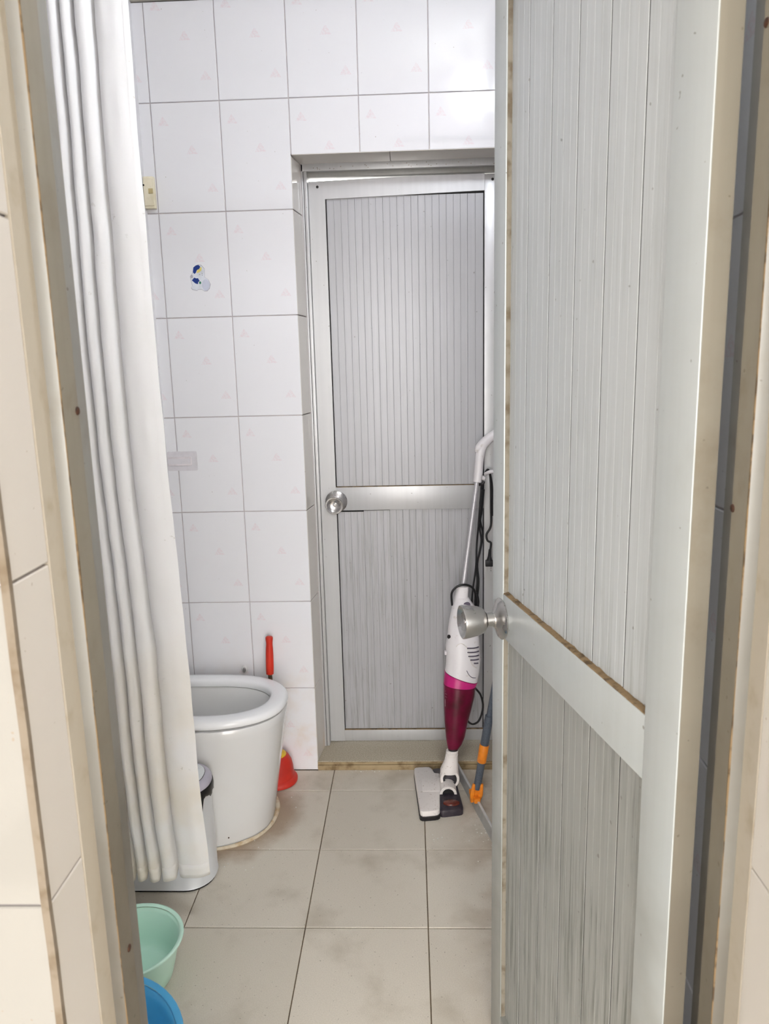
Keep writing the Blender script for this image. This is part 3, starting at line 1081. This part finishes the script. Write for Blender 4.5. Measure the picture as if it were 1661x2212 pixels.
def on_body(x, z, out=.0006):
    """point on the camera side of the housing or cup"""
    sects = body + cup
    sects = sorted(sects, key=lambda q: q[2])
    for a, b in zip(sects, sects[1:]):
        if a[2] <= z <= b[2]:
            t = (z - a[2]) / max(b[2] - a[2], 1e-6)
            cx, cy, r = (a[k] + (b[k] - a[k]) * t for k in (0, 1, 3))
            d = max(-.98, min(.98, (x - cx) / r))
            k = .77 * r * (1 - abs(d) ** 2.2) ** (1 / 2.2)
            return Vector((x, cy - k - out, z))
    return Vector((x, -.08, z))


for x0, x1, z in ((.4975, .5345, .4665), (.4985, .5350, .4540), (.5010, .5350, .4418), (.5065, .5340, .4303), (.5190, .5320, .4185)):
    MB().tube([on_body(x0 + (x1 - x0) * k / 5, z - .0035 * k / 5, -.0004) for k in range(6)], .0021, 8).build('vent_slot', M['slot'], vc)
# recessed button, latch nub, opening under the grip, seam of the side shell
b = on_body(.4430, .495, -.001)
MB().lathe([(.0068, 0), (.0062, .0022), (.0001, .0026)], 18, b, (-.55, -.83, 0)).build('power_button', M['black'], vc)
b = on_body(.500, .5905, -.004)
MB().prism(oval(.5005, .5935, .0115, .0080, 20), b.y + .006, b.y - .0012, 'xz', .001).build('grip_recess', M['slot'], vc)
b = on_body(.470, .510, -.003)
MB().box(.4275, .4345, -.075, -.062, .438, .450, .002).build('latch', M['white_plastic'], vc)
MB().tube([on_body(x, z, -.0006) for x, z in ((.463, .470), (.470, .478), (.482, .480), (.496, .470), (.503, .452), (.507, .430), (.515, .412), (.528, .400))], .0012, 6).build('shell_seam', M['dusty_white'], vc)
MB().tube([on_body(x, z, -.0006) for x, z in ((.495, .398), (.502, .384), (.512, .374), (.524, .369))], .0011, 6).build('shell_seam', M['slot'], vc)
# printed marks low on the cup
for pts in (((.4275, .3010), (.4275, .2800)), ((.4275, .2800), (.4330, .2785)), ((.4330, .2785), (.4330, .3000)), ((.4275, .3010), (.4330, .3000))):
    MB().tube([on_body(*q, -.0004) for q in pts], .0010, 6, False).build('printed_mark', M['print'], vc)
for z, w in ((.3280, .007), (.3200, .005), (.3110, .006)):
    MB().tube([on_body(.4285, z, -.0004), on_body(.4285 + w, z - .001, -.0004)], .0013, 6, False).build('printed_mark', M['print'], vc)
# neck and swivel
nk = [(.4478, -.1200, .1375, .0170), (.4474, -.1205, .1368, .0192), (.4462, -.1215, .131, .0192), (.4460, -.1215, .130, .0180), (.4458, -.1217, .128, .0180), (.4456, -.1220, .127, .0196), (.4452, -.1225, .122, .0198), (.4450, -.1228, .121, .0186), (.4448, -.1230, .119, .0186), (.4446, -.1235, .118, .0202), (.4433, -.126, .104, .0218), (.4385, -.130, .086, .0268), (.4370, -.1314, .078, .0288), (.4366, -.134, .070, .0290)]
MB().rings(loft(nk, .8)).build('neck', M['dusty_white'], vc, smooth=40)
SV = (.4375, -.138, .052)
MB().lathe([(.0215, -.020), (.0300, -.022), (.0310, -.017), (.0310, .012), (.0290, .016), (.0222, .016), (.0218, -.020)], 30, SV, (0, -1, .12), cap0=False, cap1=False).build('swivel_fork', M['dusty_white'], vc, smooth=40)
MB().lathe([(.0216, -.019), (.0216, .0035), (.019, .006), (.0001, .007)], 26, SV, (0, -1, .12)).build('swivel_joint', M['charcoal'], vc, smooth=40)
MB().lathe([(.0217, .0158), (.0217, .0165), (.0150, .0163)], 26, SV, (0, -1, .12), cap0=False, cap1=False).build('swivel_ring', M['black'], vc)
# floor head
hd = rounded([(.323, -.034), (.380, -.030), (.391, -.070), (.4085, -.070), (.4010, -.280), (.342, -.290)], .016)
dk = rounded([(.384, -.030), (.452, -.026), (.4735, -.262), (.4010, -.276)], .014)
MB().prism(rounded([(.3225, -.033), (.382, -.029), (.405, -.030), (.4025, -.286), (.3400, -.295)], .016), 0, .012, 'xy').build('head_base', M['black'], vc)
MB().prism(hd, .0095, .029, 'xy', .005).build('head_cover', M['dusty_white'], vc)
MB().prism(dk, 0, .0225, 'xy', .005).build('brush_housing', M['charcoal'], vc)
MB().prism(oval(.4375, -.2345, .0255, .0155, 26), .02, .0275, 'xy', .004).build('motor_window', M['copper'], vc)
# white arch bridging the brush housing
ring = []
for rad in (.0185, .0265):
    ring.append([(.4305 + rad * math.cos(math.pi * k / 14), .0245 + rad * math.sin(math.pi * k / 14)) for k in range(15)])
arch = ring[1] + ring[0][::-1]
MB().prism(arch, -.118, -.190, 'xz').build('arch', M['dusty_white'], vc)
MB().lathe([(.0180, 0), (.0180, .062), (.0001, .063)], 20, (.4305, -.120, .0250), (0, -1, 0)).build('hinge_barrel', M['black'], vc)
MB().box(.350, .408, -.180, -.100, .026, .0302, .0018).build('head_plate', M['dusty_white'], vc)
# pole, grip
MB().tube([(.4904, -.0135, .640), (.5415, .0545, .976)], .0074, 16, False).build('pole', M['chrome'], vc)
MB().tube([(.5411, .0537, .9685), (.5450, .0585, .993), (.5485, .0650, 1.0280), (.5530, .0710, 1.0600), (.5600, .0750, 1.0820)], [.0128, .0146, .0138, .0150, .0150], 18, True, 5).build('stem', M['white_plastic'], vc, smooth=50)
MB().tube([(.5405, .0690, 1.0600), (.5425, .0700, 1.0625), (.5500, .0730, 1.0745), (.5650, .0775, 1.0900), (.5830, .082, 1.1060), (.6050, .0855, 1.1200), (.625, .087, 1.127), (.645, .087, 1.128)], [.0035, .0080, .0150, .0165, .0155, .0145, .0145, .0125], 18, True, 5).build('handle', M['white_plastic'], vc, smooth=50)
MB().tube([(.5500, .062, .986), (.566, .063, .978)], [.0090, .0060], 10, False).build('cord_hook', M['white_plastic'], vc)
MB().tube([(.546, .062, .960), (.560, .064, .962), (.563, .066, .970)], .0048, 8).build('lower_hook', M['black'], vc)
MB().tube([(.571, .088, .990), (.580, .070, .998), (.592, .074, 1.000)], .0060, 8).build('upper_hook', M['white_plastic'], vc)
# cord
cb = M['cable']
MB().tube([(.556, .062, .960), (.551, .064, .882), (.541, .060, .765), (.537, .050, .690), (.524, .030, .610), (.522, .022, .56)], .0031, 8).build('cord', cb, vc)
MB().tube([(.560, .064, .958), (.552, .068, .851), (.561, .068, .797), (.550, .064, .734), (.538, .052, .694), (.541, .044, .646), (.536, .034, .586), (.541, .028, .558)], .0033, 8).build('cord', cb, vc)
MB().tube([(.562, .066, .960), (.558, .070, .880), (.551, .070, .820), (.556, .068, .770), (.543, .060, .700), (.546, .048, .640), (.539, .038, .575)], .0031, 8).build('cord', cb, vc)
MB().tube([(.560, .060, .945), (.556, .064, .900), (.554, .066, .860)], [.0065, .0075, .0050], 8).build('cord_bundle', cb, vc)
MB().tube([(.455, -.030, .588), (.453, -.036, .627), (.465, -.034, .646), (.483, -.034, .655), (.505, -.026, .652), (.524, -.006, .634), (.534, .012, .600), (.538, .020, .560)], .0036, 8).build('cord_loop', cb, vc)
MB().tube([(.536, .030, .610), (.538, .026, .580), (.536, .020, .545)], [.006, .009, .006], 10).build('cord_bundle', cb, vc)
MB().tube([(.522, -.052, .318), (.531, -.02, .298), (.547, .0, .270), (.555, .006, .241), (.556, .008, .216), (.550, .006, .190), (.540, .0, .173), (.524, -.006, .167), (.511, -.02, .178), (.500, -.045, .200)], .0034, 8).build('cord_loop', cb, vc)
MB().tube([(.571, .09, .993), (.580, .086, 1.004), (.588, .09, .970), (.590, .094, .876), (.590, .096, .817), (.576, .096, .788), (.579, .094, .768), (.590, .092, .760), (.588, .094, .735)], .0036, 8).build('cord_tail', cb, vc)
MB().tube([(.586, .09, .992), (.594, .094, .940), (.597, .098, .850)], .0034, 8).build('cord', cb, vc)
pgm = MB().tube([(.5875, .094, .738), (.586, .094, .715), (.585, .094, .700)], [.0045, .0060, .0105], 10).box(.572, .597, .087, .101, .680, .702, .003).build('plug', cb, vc)
for x in (.5775, .5905):
    MB().box(x - .0009, x + .0009, .091, .097, .664, .682).build('pin', M['steel'], pgm)

# ------------------------------------------------------------------ squeegee
SQ = Vector((.507, -.213, 0))
sq = thing('floor_squeegee', 'grey floor squeegee with orange joints leaning behind the open door', 'squeegee', SQ)
bd = Vector((.073, -.33, 0)).normalized()
bnr = Vector((-bd.y, bd.x, 0))


def strip(a, b, w0, w1, z0, z1, lean=0.):
    p0, p1 = SQ + bd * a, SQ + bd * b
    mb = MB()
    vs = []
    for p in (p0, p1):
        for w, z in ((w0, z0), (w1, z0), (w1 + lean, z1), (w0 + lean, z1)):
            vs.append(p + bnr * w + Vector((0, 0, z)))
    return mb.rings([vs[:4], vs[4:]])


strip(-.205, .215, -.0025, .0025, 0, .027, .006).build('blade', M['blade'], sq)
strip(-.207, .217, .0030, .0095, .0265, .0315).build('blade_rail', M['blade_edge'], sq)
hdir = Vector((.041, -.004, .268)).normalized()
h0 = Vector((.508, -.214, .0))


def hpnt(z):
    return h0 + hdir * (z / hdir.z)


jo = MB().tube([hpnt(.018), hpnt(.060)], [.010, .013], 14, False).build('joint', M['orange'], sq)
for s in (-1, 1):
    MB().tube([hpnt(.018) + Vector((s * .009, -.004, 0)), hpnt(.045) + Vector((s * .0125, -.008, 0)), hpnt(.078) + Vector((s * .0115, -.004, 0))], [.0055, .0075, .0050], 10).build('joint_cheek', M['orange'], jo)
strip(-.030, .030, -.006, .012, .026, .040).build('blade_clamp', M['orange'], sq)
MB().tube([hpnt(.055), hpnt(.155)], .0115, 16, False).build('lower_tube', M['grey_handle'], sq)
MB().tube([hpnt(.150), hpnt(.152), hpnt(.206), hpnt(.208)], [.0132, .0142, .0146, .0136], 16, False).build('collar', M['orange'], sq)
MB().tube([hpnt(.204), hpnt(.30), hpnt(.302)], [.0128, .0128, .0128], 16, False).build('sleeve', M['grey_handle'], sq)
MB().tube([hpnt(.30), hpnt(.98)], .0088, 14, False).build('handle', M['grey_handle'], sq)

# thin cane rod beyond it
# ------------------------------------------------------------------ things on the back wall
# cream switch box in the corner
sw = thing('switch_box', 'small cream plastic switch box near the curtain on the tiles', 'switch', (-.4175, 0, 1.85))
MB().box(-.4325, -.4015, -.020, 0, 1.8085, 1.8965, .003).build('cover', M['cream_plastic'], sw)
MB().box(-.4315, -.4035, -.0235, -.018, 1.8150, 1.8890, .003).build('face', M['cream_plastic'], sw)
MB().box(-.4165, -.4035, -.0260, -.022, 1.8480, 1.8620, .001).build('rocker', M['tan'], sw)
MB().lathe([(.0028, 0), (.0024, .001)], 10, (-.4300, -.0233, 1.8720), (0, -1, 0)).build('screw', M['screw'], sw)

# self-adhesive hook plate
hk = thing('adhesive_hook', 'clear grey self-adhesive hook plate stuck to the tiles above the toilet', 'hook', (-.385, 0, 1.06))
MB().prism(rounded([(-.4325, 1.0315), (-.3375, 1.0315), (-.3375, 1.0925), (-.4325, 1.0925)], .005), 0, -.0012, 'xz').build('plate', M['film'], hk)
MB().prism(rounded([(-.4320, 1.0475), (-.3545, 1.0475), (-.3545, 1.0755), (-.4320, 1.0755)], .003), -.001, -.0030, 'xz', .001).build('hook_bar', M['film2'], hk)
MB().prism(rounded([(-.4300, 1.0535), (-.3590, 1.0535), (-.3590, 1.0695), (-.4300, 1.0695)], .002), -.0028, -.0036, 'xz').build('hook_slot', M['film'], hk)

# sticker: simple figure with blue cap leaning on a ball
st = thing('wall_sticker', 'small sticker of a figure in a blue cap with a pale ball', 'sticker', (-.289, 0, 1.61))
SX = lambda px: -.3188 + (px - 350) / 880 * .0601
SZ = lambda py: 1.6501 - (py - 235) / 1085 * .0789


def patch(pts, y0, y1, name, mat):
    return MB().prism([(SX(a), SZ(b)) for a, b in pts], -y0, -y1, 'xz').build(name, mat, st, smooth=0)


sil = [(480, 530), (520, 340), (640, 260), (740, 235), (880, 255), (1010, 400), (1000, 740), (1150, 840), (1230, 1020), (1180, 1200), (1060, 1300), (940, 1300), (830, 1230), (690, 1225), (600, 1270), (400, 1225), (355, 1150), (410, 1060), (370, 860), (345, 690), (420, 610)]
patch(sil, 0, .0005, 'backing', M['st_grey'])
ins = [(a + (760 - a) * .05, b + (780 - b) * .045) for a, b in sil]
patch(ins, .0004, .0008, 'figure', M['st_white'])
patch([(485, 530), (520, 345), (640, 270), (745, 250), (830, 320), (770, 415), (690, 440), (660, 470), (610, 560), (550, 605)], .0007, .0011, 'cap', M['st_blue'])
patch([(690, 445), (770, 420), (840, 325), (890, 370), (870, 470), (760, 545), (650, 570), (660, 490)], .0007, .0011, 'fringe', M['st_yellow'])
patch([(415, 850), (530, 745), (620, 780), (690, 770), (760, 880), (690, 930), (670, 1010), (560, 975), (470, 900)], .0007, .0011, 'sleeve', M['st_blue'])
patch(oval(1020, 1050, 175, 225, 22), .0007, .0010, 'ball', M['st_ball'])
patch(oval(775, 955, 48, 55, 12), .0009, .0013, 'cuff', M['st_green'])
patch(oval(420, 700, 60, 70, 12), .0007, .0010, 'scarf', M['st_grey'])
for a, b in ((785, 630), (885, 595), (885, 655)):
    patch(oval(a, b, 13, 15, 8), .0007, .0011, 'dot', M['screw'])

# plaster crumbs on the floor
mb = MB()
spots = [(.52, -.31, .03, 16), (.53, -.37, .025, 10), (.13, -.012, .10, 22), (-.14, -.43, .05, 12), (.40, -.36, .02, 6), (-.06, -.15, .03, 4), (.545, -.42, .03, 6)]
for cx, cy, sp, n in spots:
    for k in range(n):
        x, y = random.gauss(cx, sp), cy + (random.gauss(0, sp) if cy < -.02 else random.uniform(-.004, .006))
        if y > -.005:
            y = -.006
        r = random.uniform(.0008, .0026)
        mb.rings([[(x + r * random.uniform(.6, 1.2) * math.cos(a), y + r * random.uniform(.6, 1.2) * math.sin(a), z) for a in (0, 1.3, 2.6, 3.9, 5.1)] for z in (.0, r * .5)])
tag(mb.build('plaster_crumbs', M['crumb'], o=(.3, -.3, 0), smooth=0), 'scattered white plaster crumbs on the floor tiles', 'debris', kind='stuff')
